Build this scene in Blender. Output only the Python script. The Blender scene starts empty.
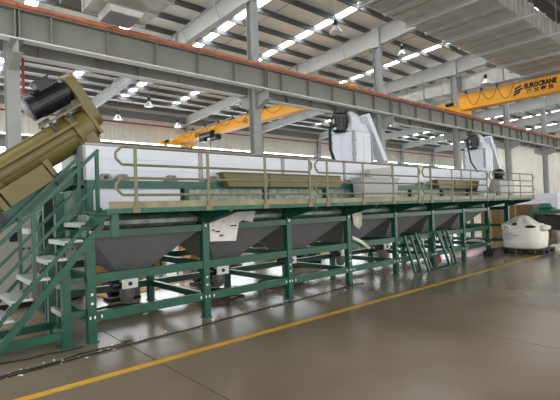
import bpy, bmesh, math, random
from mathutils import Vector, Matrix
random.seed(7)
S = bpy.context.scene
COL = S.collection

# ------------------------------------------------------------------ camera
FPX, EYE = 432.607, 1.7
MR = ((0.75078, -0.65968, -0.03438), (-0.01373, 0.03646, -0.99924), (0.66043, 0.75068, 0.01832))
cam_data = bpy.data.cameras.new('camera')
cam = bpy.data.objects.new('camera', cam_data)
COL.objects.link(cam)
S.camera = cam
cam_data.sensor_fit = 'HORIZONTAL'
cam_data.sensor_width = 36.0
cam_data.lens = FPX / 560.0 * 36.0
cam_data.clip_start, cam_data.clip_end = 0.05, 300
RX, RYd, RF = (Vector(r) for r in MR)                     # image right, image down, forward, in world axes
rot = Matrix((RX, -RYd, -RF)).transposed()
cam.matrix_world = Matrix.Translation((0, 0, EYE)) @ rot.to_4x4()

# ------------------------------------------------------------------ world, exposure
W = bpy.data.worlds.new('daylight')
S.world = W
W.use_nodes = True
W.node_tree.nodes['Background'].inputs[0].default_value = (1.0, 0.985, 0.955, 1)
W.node_tree.nodes['Background'].inputs[1].default_value = 1.6
S.view_settings.view_transform = 'Standard'
S.view_settings.look = 'None'
S.view_settings.gamma = 1
S.view_settings.use_curve_mapping = False
S.view_settings.exposure = 0.7
SKYLIGHT, WINDOW = 11.0, 5.0

# ------------------------------------------------------------------ materials
MATS = {}
def lin(c):
    return tuple(((v / 255) / 12.92 if v <= 10 else ((v / 255 + .055) / 1.055) ** 2.4) for v in c)
def mat(name, rgb, rough=.5, metal=0., var=.12, scale=3., bump=0., emit=None, detail=4, second=None, rough_var=0., world=False):
    m = bpy.data.materials.new(name); m.use_nodes = True
    nt = m.node_tree; b = nt.nodes['Principled BSDF']
    c = lin(rgb)
    b.inputs['Roughness'].default_value = rough
    b.inputs['Metallic'].default_value = metal
    tc = nt.nodes.new('ShaderNodeTexCoord'); n = nt.nodes.new('ShaderNodeTexNoise')
    n.inputs['Scale'].default_value = scale; n.inputs['Detail'].default_value = detail
    nt.links.new(nt.nodes.new('ShaderNodeNewGeometry').outputs['Position'] if world else tc.outputs['Object'], n.inputs['Vector'])
    r = nt.nodes.new('ShaderNodeValToRGB')
    r.color_ramp.elements[0].position = .32; r.color_ramp.elements[1].position = .68
    lo = lin(second) if second else tuple(v * (1 - var) for v in c)
    hi = c if second else tuple(min(1, v * (1 + var)) for v in c)
    r.color_ramp.elements[0].color = (*lo, 1); r.color_ramp.elements[1].color = (*hi, 1)
    nt.links.new(n.outputs['Fac'], r.inputs['Fac'])
    nt.links.new(r.outputs['Color'], b.inputs['Base Color'])
    if rough_var:
        mr = nt.nodes.new('ShaderNodeMapRange')
        mr.inputs['To Min'].default_value = rough - rough_var; mr.inputs['To Max'].default_value = rough + rough_var
        nt.links.new(n.outputs['Fac'], mr.inputs['Value']); nt.links.new(mr.outputs['Result'], b.inputs['Roughness'])
    if bump:
        bp = nt.nodes.new('ShaderNodeBump'); bp.inputs['Strength'].default_value = bump; bp.inputs['Distance'].default_value = .02
        nt.links.new(n.outputs['Fac'], bp.inputs['Height']); nt.links.new(bp.outputs['Normal'], b.inputs['Normal'])
    if emit:
        nt.links.new(r.outputs['Color'], b.inputs['Emission Color']); b.inputs['Emission Strength'].default_value = emit
    MATS[name] = m
    return m
mat('green_paint', (9, 74, 57), .33, 0, .2, 4)
mat('green_worn', (34, 100, 80), .5, 0, .3, 8, second=(14, 74, 58))
mat('olive_paint', (106, 96, 52), .42, 0, .1, 3)
mat('olive_rail', (112, 108, 80), .45, 0, .12, 5)
mat('toe_board', (144, 136, 108), .5, 0, .12, 4, second=(114, 104, 70))
mat('white_panel', (204, 210, 220), .4, 0, .06, 2)
mat('panel_trim', (140, 143, 145), .45, .2, .1, 3)
mat('tank_steel', (150, 158, 152), .4, .35, .3, 7, second=(86, 108, 98), bump=.1)
mat('hopper_steel', (128, 131, 134), .5, .15, .1, 2)
mat('grey_box', (172, 172, 174), .5, 0, .06, 2)
mat('black_motor', (24, 26, 32), .35, .1, .2, 6)
mat('silver_metal', (178, 180, 182), .35, .6, .12, 6)
mat('pump_steel', (118, 118, 118), .42, .3, .15, 6)
mat('beam_grey', (114, 115, 108), .55, 0, .06, 1.5)
mat('column_grey', (142, 145, 144), .5, 0, .06, 2)
mat('rafter_grey', (172, 174, 174), .55, 0, .06, 1.2)
mat('rail_orange', (168, 92, 50), .65, 0, .2, 5, second=(130, 72, 44))
mat('crane_yellow', (226, 160, 44), .45, 0, .08, 1.5)
mat('black_rubber', (18, 18, 18), .6, 0, .2, 9)
mat('purlin_grey', (84, 87, 88), .6, .1, .1, 2)
mat('roof_sheet', (240, 241, 240), .7, 0, .06, .7)
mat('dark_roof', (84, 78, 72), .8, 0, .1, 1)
mat('skylight', (245, 250, 255), .5, 0, .03, 1, emit=SKYLIGHT)
mat('window_pane', (235, 244, 255), .3, 0, .04, .6, emit=WINDOW)
mat('window_frame', (206, 208, 210), .5, 0, .05, 2)
mat('wall_sheet', (206, 202, 190), .6, 0, .04, .8)
mat('wall_band', (120, 122, 122), .6, 0, .05, 1)
mat('red_pipe', (140, 34, 34), .45, 0, .1, 3)
mat('duct_metal', (172, 172, 166), .38, .55, .16, 2.2, detail=8)
mat('floor_concrete', (132, 120, 102), .21, 0, .0, .5, second=(112, 101, 85), detail=5, rough_var=.06, world=True)
mat('joint_dark', (48, 45, 41), .8, 0, .1, 3)
mat('line_yellow', (224, 174, 52), .5, 0, .2, 6, second=(196, 148, 44))
mat('cardboard', (172, 134, 84), .75, 0, .1, 3)
mat('cardboard_dark', (104, 82, 50), .75, 0, .1, 3)
mat('bag_white', (226, 224, 216), .75, 0, .06, 5, bump=.5)
mat('plastic_film', (214, 212, 200), .35, 0, .08, 9, bump=.6)
mat('ink_black', (22, 20, 20), .6, 0, .1, 4)
mat('ink_blue', (150, 156, 168), .7, 0, .1, 4)
mat('bolt_white', (228, 230, 228), .4, .1, .05, 9)
mat('tread_steel', (176, 182, 180), .45, .4, .2, 9)
mat('paper', (214, 212, 206), .7, 0, .1, 12)
mat('cabinet_grey', (186, 186, 180), .5, 0, .05, 2)
mat('pallet_black', (34, 33, 32), .7, 0, .2, 6)
mat('wood', (190, 160, 112), .7, 0, .2, 5)
mat('orange_paint', (206, 132, 40), .5, 0, .1, 4)
mat('pink_film', (220, 196, 206), .5, 0, .08, 7, bump=.5)
mat('red_film', (178, 52, 62), .5, 0, .1, 7)
mat('maroon_paint', (124, 36, 50), .5, 0, .1, 4)
mat('debris_white', (214, 210, 200), .7, 0, .1, 9)

# ------------------------------------------------------------------ mesh helpers
BASE = {}                                                  # world position of each object's own origin
class MB:
    def __init__(s): s.v, s.f = [], []
    def add(s, vs, fs):
        k = len(s.v); s.v += [Vector(v) for v in vs]; s.f += [tuple(i + k for i in f) for f in fs]; return s
    def box(s, x0, x1, y0, y1, z0, z1):
        return s.add([(x, y, z) for z in (z0, z1) for y in (y0, y1) for x in (x0, x1)],
                     [(0, 2, 3, 1), (4, 5, 7, 6), (0, 1, 5, 4), (2, 6, 7, 3), (0, 4, 6, 2), (1, 3, 7, 5)])
    def hexa(s, a, b):                                     # two quads, four corners each, same winding
        return s.add(list(a) + list(b), [(3, 2, 1, 0), (4, 5, 6, 7), (0, 1, 5, 4), (1, 2, 6, 5), (2, 3, 7, 6), (3, 0, 4, 7)])
    def bar(s, p, q, w, h, up=(0, 0, 1)):                  # rectangular bar: w across, h along up
        p, q, up = Vector(p), Vector(q), Vector(up)
        d = (q - p).normalized(); side = d.cross(up).normalized(); u = side.cross(d).normalized()
        c = [side * (i * w / 2) + u * (j * h / 2) for i, j in ((-1, -1), (1, -1), (1, 1), (-1, 1))]
        return s.hexa([p + k for k in c], [q + k for k in c])
    def tube(s, path, r, n=8, closed=False, cap=True):
        P = [Vector(p) for p in path]; m = len(P); rings = []
        t0 = (P[1] - P[0]).normalized()
        ref = Vector((0, 0, 1)) if abs(t0.z) < .9 else Vector((0, 1, 0))
        nrm = t0.cross(ref).normalized()
        for i in range(m):
            a = P[(i - 1) % m] if (i or closed) else P[0]
            b = P[(i + 1) % m] if (i < m - 1 or closed) else P[-1]
            t = (b - a).normalized()
            nrm = (nrm - t * nrm.dot(t)).normalized(); bi = t.cross(nrm)
            rr = r[i] if isinstance(r, (list, tuple)) else r
            rings.append([P[i] + (nrm * math.cos(2 * math.pi * k / n) + bi * math.sin(2 * math.pi * k / n)) * rr for k in range(n)])
        vs = [v for ring in rings for v in ring]; fs = []
        for i in range(m if closed else m - 1):
            j = (i + 1) % m
            fs += [(i * n + k, i * n + (k + 1) % n, j * n + (k + 1) % n, j * n + k) for k in range(n)]
        if cap and not closed:
            fs += [tuple(range(n))[::-1], tuple((m - 1) * n + k for k in range(n))]
        return s.add(vs, fs)
    def cyl(s, p, q, r, n=16): return s.tube([p, q], r, n)
    def lathe(s, base, prof, n=16):                        # profile of (radius, height) about a vertical axis
        b = Vector(base); vs = []
        for r, z in prof: vs += [b + Vector((r * math.cos(2 * math.pi * k / n), r * math.sin(2 * math.pi * k / n), z)) for k in range(n)]
        fs = [(i * n + k, i * n + (k + 1) % n, (i + 1) * n + (k + 1) % n, (i + 1) * n + k) for i in range(len(prof) - 1) for k in range(n)]
        fs += [tuple(range(n))[::-1], tuple((len(prof) - 1) * n + k for k in range(n))]
        return s.add(vs, fs)
    def prism(s, outline, axis, a, b):                     # 2D outline swept along an axis ('x','y','z') from a to b
        f = {'x': lambda u, v, t: (t, u, v), 'y': lambda u, v, t: (u, t, v), 'z': lambda u, v, t: (u, v, t)}[axis]
        n = len(outline)
        return s.add([f(u, v, a) for u, v in outline] + [f(u, v, b) for u, v in outline],
                     [tuple(range(n))[::-1], tuple(range(n, 2 * n))] + [(k, (k + 1) % n, n + (k + 1) % n, n + k) for k in range(n)])
    def build(s, name, material, parent=None, smooth=35):
        off = BASE[parent] if parent else Vector((0, 0, 0))
        xs = [sum((v[i] for v in s.v)) / len(s.v) for i in range(3)]
        org = Vector((xs[0], xs[1], min(v.z for v in s.v)))
        me = bpy.data.meshes.new(name)
        me.from_pydata([v - org for v in s.v], [], s.f)
        bm = bmesh.new(); bm.from_mesh(me); bmesh.ops.recalc_face_normals(bm, faces=bm.faces); bm.to_mesh(me); bm.free()
        me.materials.append(MATS[material])
        if smooth:
            me.polygons.foreach_set('use_smooth', [True] * len(me.polygons)); me.set_sharp_from_angle(angle=math.radians(smooth))
        o = bpy.data.objects.new(name, me); COL.objects.link(o)
        o.parent = parent; o.location = org - off; BASE[o] = org
        return o
def tag(o, label=None, cat=None, group=None, kind=None):
    if label: o['label'] = label
    if cat: o['category'] = cat
    if group: o['group'] = group
    if kind: o['kind'] = kind
    return o
def thing(name, loc, label, cat, group=None):
    o = bpy.data.objects.new(name, None); COL.objects.link(o); o.location = loc
    o.empty_display_size = .2
    BASE[o] = Vector(loc)
    return tag(o, label, cat, group)
def again(o, at, parent=None):                             # a copy of one part, sharing its mesh, moved by a world offset
    c = o.copy(); COL.objects.link(c); p = parent or o.parent
    c.parent = p; BASE[c] = BASE[o] + Vector(at)
    c.location = BASE[c] - (BASE[p] if p else Vector((0, 0, 0)))
    return c
def copy_tree(o, at, parent=None):
    c = o.copy(); COL.objects.link(c); BASE[c] = BASE[o] + Vector(at); c.parent = parent
    c.location = BASE[c] - (BASE[parent] if parent else Vector((0, 0, 0)))
    for ch in list(o.children): copy_tree(ch, at, c)
    return c

# ------------------------------------------------------------------ the hall
FR = [2.1 + 7.5 * k for k in range(9)]                     # frames of the hall along X
X0, X1, YN, YF, YC = -6.5, 62.3, -7.0, 30.7, 12.1
PD = .27                                                   # purlin depth
def rtop(y):                                               # top of the rafters
    return 10.03 - .05 * (y - YC) if y > 2 else 10.535 - .05 * (2 - y)

floor = tag(MB().box(X0, X1 + .3, YN, YF + .3, -.2, -.012).build('floor', 'joint_dark'), kind='structure')
jx = [X0] + [5.57 + 3.38 * k for k in range(-3, 17)] + [X1 + .3]
for a, b in zip(jx, jx[1:]):
    for c, d in ((YN, 1.2), (1.2, YC), (YC, 21.4), (21.4, YF + .3)):
        MB().box(a + .009, b - .009, c + .005, d - .005, -.012, 0).build('floor_slab', 'floor_concrete', floor, 0)

# roof sheets and daylight strips between them
ceiling = tag(MB().box(X0, X1, YF - .3, YF + .3, rtop(YF) + PD, rtop(YF) + PD + .06).build('ceiling', 'panel_trim'), kind='structure')
def roof_piece(name, m, xa, xb, ya, yb, t=.05, dz=.0):
    za, zb = rtop(ya) + PD + dz, rtop(yb) + PD + dz
    MB().hexa([(xa, ya, za), (xb, ya, za), (xb, yb, zb), (xa, yb, zb)], [(xa, ya, za + t), (xb, ya, za + t), (xb, yb, zb + t), (xa, yb, zb + t)]).build(name, m, ceiling, 0)
sk = [11.35 + 3.7 * k for k in range(-4, 14)]
edges = [X0] + [e for c in sk for e in (c - .21, c + .21)] + [X1]
for i in range(0, len(edges), 2):
    for ya, yb in ((6.9, YC), (YC, 21.4), (21.4, YF)):
        roof_piece('roof_sheet', 'roof_sheet', edges[i], edges[i + 1], ya, yb)
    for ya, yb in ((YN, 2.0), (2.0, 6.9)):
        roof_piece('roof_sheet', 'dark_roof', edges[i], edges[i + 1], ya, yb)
for c in sk:
    for ya, yb in ((6.9, 19.0), (19.0, YF - 2.5)):
        roof_piece('skylight_strip', 'skylight', c - .21, c + .21, ya, yb, dz=.01)
    roof_piece('roof_sheet', 'roof_sheet', c - .21, c + .21, YF - 2.5, YF)
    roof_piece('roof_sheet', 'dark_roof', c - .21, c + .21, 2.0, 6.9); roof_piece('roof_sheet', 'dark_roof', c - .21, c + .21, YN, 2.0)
y = YN + .2
while y < YF - .3:                                         # Z-section purlins
    z = rtop(y)
    MB().prism([(y - .08, z + .001), (y, z + .001), (y, z + PD - .012), (y + .08, z + PD - .012), (y + .08, z + PD - .001), (y - .012, z + PD - .001), (y - .012, z + .016), (y - .08, z + .016)], 'x', X0, X1).build('purlin', 'purlin_grey', ceiling, 0)
    y += 1.3
for k in range(0, 30):                                     # sag rods between the purlins
    x = FR[0] + 7.5 * (k // 2 - 1) + (2.5 if k % 2 else 5.0)
    if X0 < x < 50:
        MB().tube([(x, 7, rtop(7) + .06), (x, YF - .4, rtop(YF - .4) + .06)], .012, 5).build('sag_rod', 'purlin_grey', ceiling)

# far wall of ribbed sheet with a window band
def ribbed(x0, x1, z0, z1, y, pitch=.3, depth=.035):
    m = MB(); n = max(1, round((x1 - x0) / pitch)); p = (x1 - x0) / n; pts = []
    for i in range(n):
        a = x0 + i * p
        pts += [(a, y), (a + p * .62, y), (a + p * .7, y - depth), (a + p * .92, y - depth)]
    pts += [(x1, y), (x1, y + .08), (x0, y + .08)]
    return m.prism(pts, 'z', z0, z1)
WZ0, WZ1 = 4.3, 6.95
wall_back = tag(ribbed(X0, X1, WZ1, rtop(YF) + PD, YF).build('wall_back', 'wall_sheet', None, 0), kind='structure')
ribbed(X0, X1, 0, WZ0, YF).build('lower_sheet', 'wall_sheet', wall_back, 0)
MB().box(X0, X1, YF - .06, YF - .01, 8.62, rtop(YF) + .05).build('eave_band', 'wall_band', wall_back, 0)
MB().tube([(X0, YF - .32, 8.2), (X1, YF - .32, 8.2)], .055, 8).build('sprinkler_pipe', 'red_pipe', wall_back)
for k in range(8):
    xa, xb = FR[k] + .3, FR[k + 1] - .3
    wn = tag(MB().box(xa, xb, YF + .02, YF + .06, WZ0, WZ0 + .06).build('window_%d' % (k + 1), 'window_frame'), kind='structure')
    MB().box(xa, xb, YF + .0, YF + .07, WZ1 - .07, WZ1).build('window_head', 'window_frame', wn)
    n = 5
    for i in range(n + 1):
        x = xa + (xb - xa) * i / n
        MB().box(x - .04, x + .04, YF, YF + .07, WZ0 + .06, WZ1 - .07).build('mullion', 'window_frame', wn)
    MB().box(xa, xb, YF + .0, YF + .05, 5.6, 5.66).build('transom', 'window_frame', wn)
    for i in range(n):
        a, b = xa + (xb - xa) * i / n + .04, xa + (xb - xa) * (i + 1) / n - .04
        MB().box(a, b, YF + .03, YF + .045, WZ0 + .06, 5.6).build('pane', 'window_pane', wn, 0)
        MB().box(a, b, YF + .03, YF + .045, 5.66, WZ1 - .07).build('pane', 'window_pane', wn, 0)
for k in range(9):                                         # sheet between the windows
    ribbed(FR[k] - .3, FR[k] + .3, WZ0, WZ1, YF).build('pier_sheet', 'wall_sheet', wall_back, 0)
ribbed(X0, FR[0] - .3, WZ0, WZ1, YF).build('pier_sheet', 'wall_sheet', wall_back, 0)
def ribbed_end(x, y0, y1, z0, z1, pitch=.4, depth=.05):
    n = round((y1 - y0) / pitch); p = (y1 - y0) / n; pts = []
    for i in range(n):
        a = y0 + i * p; pts += [(x, a), (x, a + p * .6), (x - depth, a + p * .7), (x - depth, a + p * .9)]
    pts += [(x, y1), (x + .1, y1), (x + .1, y0)]
    return MB().prism(pts, 'z', z0, z1)
wall_end = tag(ribbed_end(X1, YN, YF, 0, 10.7).build('wall_right', 'wall_sheet', None, 0), kind='structure')

# columns, their brackets, rafters and runway girders
ORD = ['first', 'second', 'third', 'fourth', 'fifth', 'sixth', 'seventh', 'eighth', 'ninth']
def h_section(m, x, y, z0, z1, bx, by, t=.02):
    return m
def make_column(x, label, y=YC, zt=None, sides=(-1, 1), group='columns carrying the crane girders'):
    c = thing('steel_column', (x, y, 0), label, 'column', group)
    zt = zt or rtop(y) - .9
    MB().box(x - .008, x + .008, y - .15, y + .15, .02, zt).build('web', 'column_grey', c, 0)
    for s in (-1, 1):
        MB().box(x - .14, x + .14, y + s * .16 - .01, y + s * .16 + .01, .02, zt).build('flange', 'column_grey', c, 0)
    MB().box(x - .26, x + .26, y - .3, y + .3, 0, .022).build('base_plate', 'column_grey', c, 0)
    for s in sides:                                        # corbels under the girders
        b = MB()
        ya, yb = y + s * .171, y + s * .78
        b.prism([(ya, 5.78), (yb, 5.78), (yb, 5.5), (ya, 5.25)], 'x', x - .012, x + .012)
        b.box(x - .14, x + .14, min(ya, yb), max(ya, yb), 5.79, 5.81)
        b.hexa([(x - .1, ya, 5.23), (x + .1, ya, 5.23), (x + .1, ya, 5.25), (x - .1, ya, 5.25)], [(x - .1, yb, 5.48), (x + .1, yb, 5.48), (x + .1, yb, 5.5), (x - .1, yb, 5.5)])
        b.build('bracket', 'column_grey', c, 0)
    return c
where = ['at the left edge behind the stairs', 'rising behind the sheet with the folded paper', 'behind the first white tower',
         'beside the second white tower, left of it', 'just right of the second white tower', 'standing clear at the right, before the end wall',
         'small and far, near the end of the girder', 'small and farthest but one along the girder', 'against the end wall']
for k, x in enumerate(FR[:8]):
    make_column(x, 'grey steel column under the girders, ' + ORD[k] + ' from the left')
for k, x in enumerate(FR[:8]):
    make_column(x, 'grey wall column at the far wall, ' + ORD[k] + ' from the left', YF - .45, rtop(YF) - .7, (-1,), 'columns along the far wall')

def depth(y):
    return .84 - .25 * min(1, max(0, (y - YC) / 9)) if y > YC else .84 - .2 * min(1, (YC - y) / 9)
def rafter(x, ys, label, group):
    r = thing('rafter', (x, ys[0], rtop(ys[0]) - depth(ys[0])), label, 'rafter', group)
    for (ya, yb) in zip(ys, ys[1:]):
        za, zb = rtop(ya), rtop(yb); da, db = depth(ya), depth(yb)
        MB().prism([(ya, za - .015), (yb, zb - .015), (yb, zb - db), (ya, za - da)], 'x', x - .006, x + .006).build('web', 'rafter_grey', r, 0)
        for t, o in ((0, .015), (1, .016)):
            e, f = (za, zb) if t == 0 else (za - da, zb - db)
            MB().hexa([(x - .13, ya, e - o), (x + .13, ya, e - o), (x + .13, yb, f - o), (x - .13, yb, f - o)], [(x - .13, ya, e), (x + .13, ya, e), (x + .13, yb, f), (x - .13, yb, f)]).build('flange', 'rafter_grey', r, 0)
        MB().box(x - .14, x + .14, yb - .03, yb + .03, zb - db - .07, zb - .016).build('splice_plate', 'rafter_grey', r, 0)
    lo, hi = min(ys), max(ys)
    y = YN + .2
    while y < YF - .3:
        if lo + .5 < y < hi - .5 and round((y - YN - .2) / 1.3) % 2 == 0:
            zz = rtop(y)
            for s in (-1, 1):
                MB().bar((x + s * .1, y, zz - depth(y) + .02), (x + s * .55, y, zz + .05), .04, .04).build('fly_brace', 'rafter_grey', r, 0)
        y += 1.3
    return r
for k, x in enumerate(FR[:8]):
    rafter(x, [YC + .215, 17.6, 22.5, YF - .68], 'pale grey roof rafter towards the far wall on the ' + ORD[k] + ' column', 'rafters over the far bay')
    rafter(x, [YC - .215, 7.0, 2.0, -6.5], 'pale grey roof rafter over the near bay on the ' + ORD[k] + ' column', 'rafters over the near bay')
    c = MB().box(x - .14, x + .14, YC - .2, YC + .2, rtop(YC) - .9, rtop(YC)).build('rafter_joint', 'rafter_grey', None, 0)
    tag(c, 'grey knee block joining both rafters on the ' + ORD[k] + ' column', 'joint block', 'knee blocks on the columns')

RZ = 6.60
def girder(xa, xb, y, label, group, conductor):
    g = thing('runway_girder', (xa, y, 5.82), label, 'girder', group)
    MB().box(xa, xb, y - .007, y + .007, 5.85, 6.5).build('web', 'beam_grey', g, 0)
    MB().box(xa, xb, y - .18, y + .18, 6.5, 6.52).build('top_flange', 'beam_grey', g, 0)
    MB().box(xa, xb, y - .14, y + .14, 5.82, 5.85).build('bottom_flange', 'window_frame', g, 0)  # paler than the web: light on the lower flange put into its colour
    MB().box(xa, xb, y - .03, y + .03, 6.52, RZ).build('crane_rail', 'pump_steel', g, 0)
    xs = [xa + .04, xb - .04] + [xa + (xb - xa) * (i + .5) / 5.5 + .04 for i in range(5)]
    st = None
    for xx in xs:
        if st is None:
            st = MB().box(xx - .015, xx + .015, y - .13, y + .13, 5.851, 6.499).build('stiffener', 'beam_grey', g, 0)
            st_x = xx
        else: again(st, (xx - st_x, 0, 0))
    if conductor:
        MB().tube([(xa, y - .15, 6.585), (xb, y - .15, 6.585)], .065, 10).build('conductor_rail', 'rail_orange', g)
        MB().tube([(xa, y - .12, 6.665), (xb, y - .12, 6.665)], .016, 6).build('supply_cable', 'black_rubber', g)
    return g
bays = [(-5.4, FR[0])] + list(zip(FR[:7], FR[1:8]))
for k, (a, b) in enumerate(bays):
    girder(a + .005, b - .005, 11.5, 'grey crane girder with orange rail in front of the columns, ' + ORD[k] + ' length from left', 'near crane girders', True)
    girder(a + .005, b - .005, 12.7, 'grey crane girder just behind the columns, ' + ORD[k] + ' length from left', 'rear crane girders', False)
    girder(a + .005, b - .005, YF - 1.1, 'grey crane girder along the far wall, ' + ORD[k] + ' length from left', 'wall crane girders', False)

# ------------------------------------------------------------------ cranes
def text_part(body, size, parent, origin, xdir, updir, material, name, bold=.0, squeeze=1.):
    cu = bpy.data.curves.new(name, 'FONT'); cu.body = body; cu.size = size; cu.extrude = .003; cu.offset = bold
    cu.resolution_u = 2
    o = bpy.data.objects.new(name, cu); COL.objects.link(o)
    dg = bpy.context.evaluated_depsgraph_get(); me = bpy.data.meshes.new_from_object(o.evaluated_get(dg))
    bpy.data.objects.remove(o); bpy.data.curves.remove(cu)
    xd, ud = Vector(xdir), Vector(updir); nd = xd.cross(ud)
    R = Matrix((xd * squeeze, ud, nd)).transposed().to_4x4()
    me.transform(R); me.materials.clear(); me.materials.append(MATS[material])
    m = bpy.data.objects.new(name, me); COL.objects.link(m); m.parent = parent
    BASE[m] = Vector(origin); m.location = Vector(origin) - BASE[parent]
    return m
def crane(xc, ya, yb, z0, z1, label, carriage_x, loops, dirn):
    c = thing('bridge_crane', (xc, (ya + yb) / 2, z0), label, 'crane')
    MB().box(xc - .2, xc + .2, ya, yb, z0, z1).build('girder', 'crane_yellow', c, 0)
    MB().box(xc - .26, xc + .26, ya, yb, z0 - .03, z0).build('bottom_flange', 'crane_yellow', c, 0)
    MB().box(xc - .24, xc + .24, ya, yb, z1, z1 + .02).build('top_flange', 'crane_yellow', c, 0)
    for ye in (ya, yb):
        e = MB().box(carriage_x[0], carriage_x[1], ye - .13, ye + .13, RZ + .1, RZ + .36).build('end_carriage', 'crane_yellow', c, 0)
        for xw in (carriage_x[0] + .3, carriage_x[1] - .3):
            MB().cyl((xw, ye - .06, RZ + .14), (xw, ye + .06, RZ + .14), .14, 16).build('wheel', 'pump_steel', e)
        MB().cyl((carriage_x[0] - .22, ye, RZ + .2), (carriage_x[0], ye, RZ + .2), .09, 12).build('buffer', 'crane_yellow', e)
        MB().tube([(carriage_x[0] + .25, ye - .14, RZ + .3), (carriage_x[0] + .25, ye - .5, RZ + .3)], .11, 12).build('travel_motor', 'black_motor', e)
        MB().box(carriage_x[0] + .9, carriage_x[0] + 1.2, ye - .2, ye + .2, RZ + .36, RZ + .5).build('connection_plate', 'crane_yellow', e, 0)
    fr = MB().tube([(xc - .3, ya, z1 + .08), (xc - .3, yb, z1 + .08)], .025, 6).build('cable_track', 'panel_trim', c)
    (y0, y1, n, drop) = loops
    for i in range(n):
        a, b = y0 + (y1 - y0) * i / n, y0 + (y1 - y0) * (i + 1) / n
        pts = [(xc - .32, a + (b - a) * t, z1 + .06 - drop * (1 - (2 * t - 1) ** 2) * (1 - .2 * (i % 2))) for t in [j / 10 for j in range(11)]]
        MB().tube(pts, .014, 5).build('festoon_cable', 'black_rubber', c)
        MB().box(xc - .36, xc - .26, a - .05, a + .05, z1 + .04, z1 + .18).build('cable_trolley', 'black_motor', c)
    return c
# far-bay crane with its hoist
c1 = crane(16.0, 12.7, YF - 1.1, RZ + .2, 7.36, 'yellow bridge crane with black hoist in the far bay', (14.6, 17.4), (14.0, 28.5, 9, .42), 1)
hy = 25.0
h = MB().box(15.72, 16.28, hy - .75, hy + .75, 6.62, 6.74).build('hoist_trolley', 'black_motor', c1)
MB().cyl((15.65, hy - .7, 6.78), (15.65, hy + .7, 6.78), .26, 16).build('hoist_drum', 'black_motor', h)
MB().cyl((15.75, hy - 1.25, 6.5), (15.75, hy - .45, 6.5), .2, 16).build('hoist_motor', 'black_motor', h)
MB().box(15.45, 15.7, hy + .1, hy + .7, 6.35, 6.85).build('control_box', 'black_motor', h)
MB().tube([(15.9, hy, 6.65), (15.9, hy, 5.9)], .02, 6).build('hoist_rope', 'black_rubber', h)
MB().tube([(15.9, hy, 5.95), (15.9, hy + .12, 5.82), (15.9, hy, 5.7), (15.9, hy - .1, 5.78)], .035, 8).build('hook', 'black_motor', h)
text_part('6H', .5, c1, (15.795, 26.85, 6.88), (0, -1, 0), (0, 0, 1), 'ink_black', 'lettering', .01)
text_part('H:', .5, c1, (15.795, 21.1, 6.88), (0, -1, 0), (0, 0, 1), 'ink_black', 'lettering', .01)
# near-bay crane
c2 = crane(24.0, -6.2, 11.5, 6.86, 7.64, 'yellow bridge crane with black lettering over the near bay', (21.9, 25.1), (11.0, 8.5, 3, .72), -1)
text_part('EUROCRANE', .33, c2, (23.795, 8.07, 7.3), (0, -1, 0), (0, 0, 1), 'ink_black', 'lettering', .022, .74)
text_part('法 兰 泰 克', .22, c2, (23.795, 7.97, 7.06), (0, -1, 0), (0, 0, 1), 'ink_black', 'lettering', .009, 1.15)
lg = MB()
for i, (o0, o1) in enumerate(((0, .02), (0, -.13), (0, -.28))):
    yb, zb = 8.56, 7.44 + o1
    w = (.32, .42, .32)[i]; sh = (.04, 0, -.03)[i]
    lg.hexa([(23.79, yb - sh - 0, zb - .15), (23.79, yb - sh - w, zb - .02), (23.79, yb - sh - w, zb + .085), (23.79, yb - sh, zb - .045)],
            [(23.8, yb - sh - 0, zb - .15), (23.8, yb - sh - w, zb - .02), (23.8, yb - sh - w, zb + .085), (23.8, yb - sh, zb - .045)])
lg.build('emblem', 'ink_black', c2, 0)

# ------------------------------------------------------------------ ventilation ducts
dz0, dz1, dy0, dy1 = 8.0, 8.72, 5.5, 8.2
d = thing('ventilation_duct', (12, 6.85, dz0), 'wide galvanised ventilation duct with ribbed underside along the hall', 'duct')
n = 22
for i in range(n):
    xa, xb = -2 + 28.3 * i / n, -2 + 28.3 * (i + 1) / n
    p = MB().box(xa + .004, xb - .004, dy0, dy1, dz0, dz1).build('duct_section', 'duct_metal', d, 0)
    MB().box(xa - .07, xa + .07, dy0 - .05, dy1 + .05, dz0 - .09, dz1 + .05).build('flange_joint', 'duct_metal', p, 0)
    for j in (.3, .72):
        x = xa + (xb - xa) * j
        MB().box(x - .03, x + .03, dy0 - .012, dy1 + .012, dz0 - .025, dz0 - .001).build('stiffening_rib', 'duct_metal', p, 0)
        MB().box(x - .03, x + .03, dy0 - .025, dy0 - .001, dz0, dz1).build('stiffening_rib', 'duct_metal', p, 0)
for i in range(2, 14):
    x = -2 + 28.3 * i * 2 / n
    if x < 26:
        MB().bar((x, dy0 - .5, dz0 - .125), (x, dy1 + .1, dz0 - .125), .08, .06).build('hanger_beam', 'rafter_grey', d, 0)
        for yy in (dy0 - .4, dy1 + .06):
            MB().tube([(x, yy, dz0 - .1), (x, yy, rtop(yy) + PD + .004)], .01, 5).build('hanger_rod', 'panel_trim', d)
d2 = thing('cross_duct', (25.6, 10.5, 8.25), 'bright galvanised duct crossing above the girder behind the lettered crane', 'duct')
for i in range(7):
    ya, yb = 8.3 + 1.2 * i, 8.3 + 1.2 * (i + 1)
    p = MB().box(25.0, 26.2, ya + .004, yb - .004, 8.25, 9.1).build('duct_section', 'duct_metal', d2, 0)
    MB().box(24.96, 26.24, yb - .03, yb + .03, 8.21, 9.14).build('flange_joint', 'duct_metal', p, 0)
for yy in (9.5, 11.9, 14.3):
    for xx in (24.94, 26.26): MB().tube([(xx, yy, 8.2), (xx, yy, rtop(yy) + PD + .004)], .012, 5).build('hanger_rod', 'panel_trim', d2)
    MB().box(24.9, 26.3, yy - .03, yy + .03, 8.16, 8.2).build('hanger_beam', 'panel_trim', d2, 0)
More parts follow.
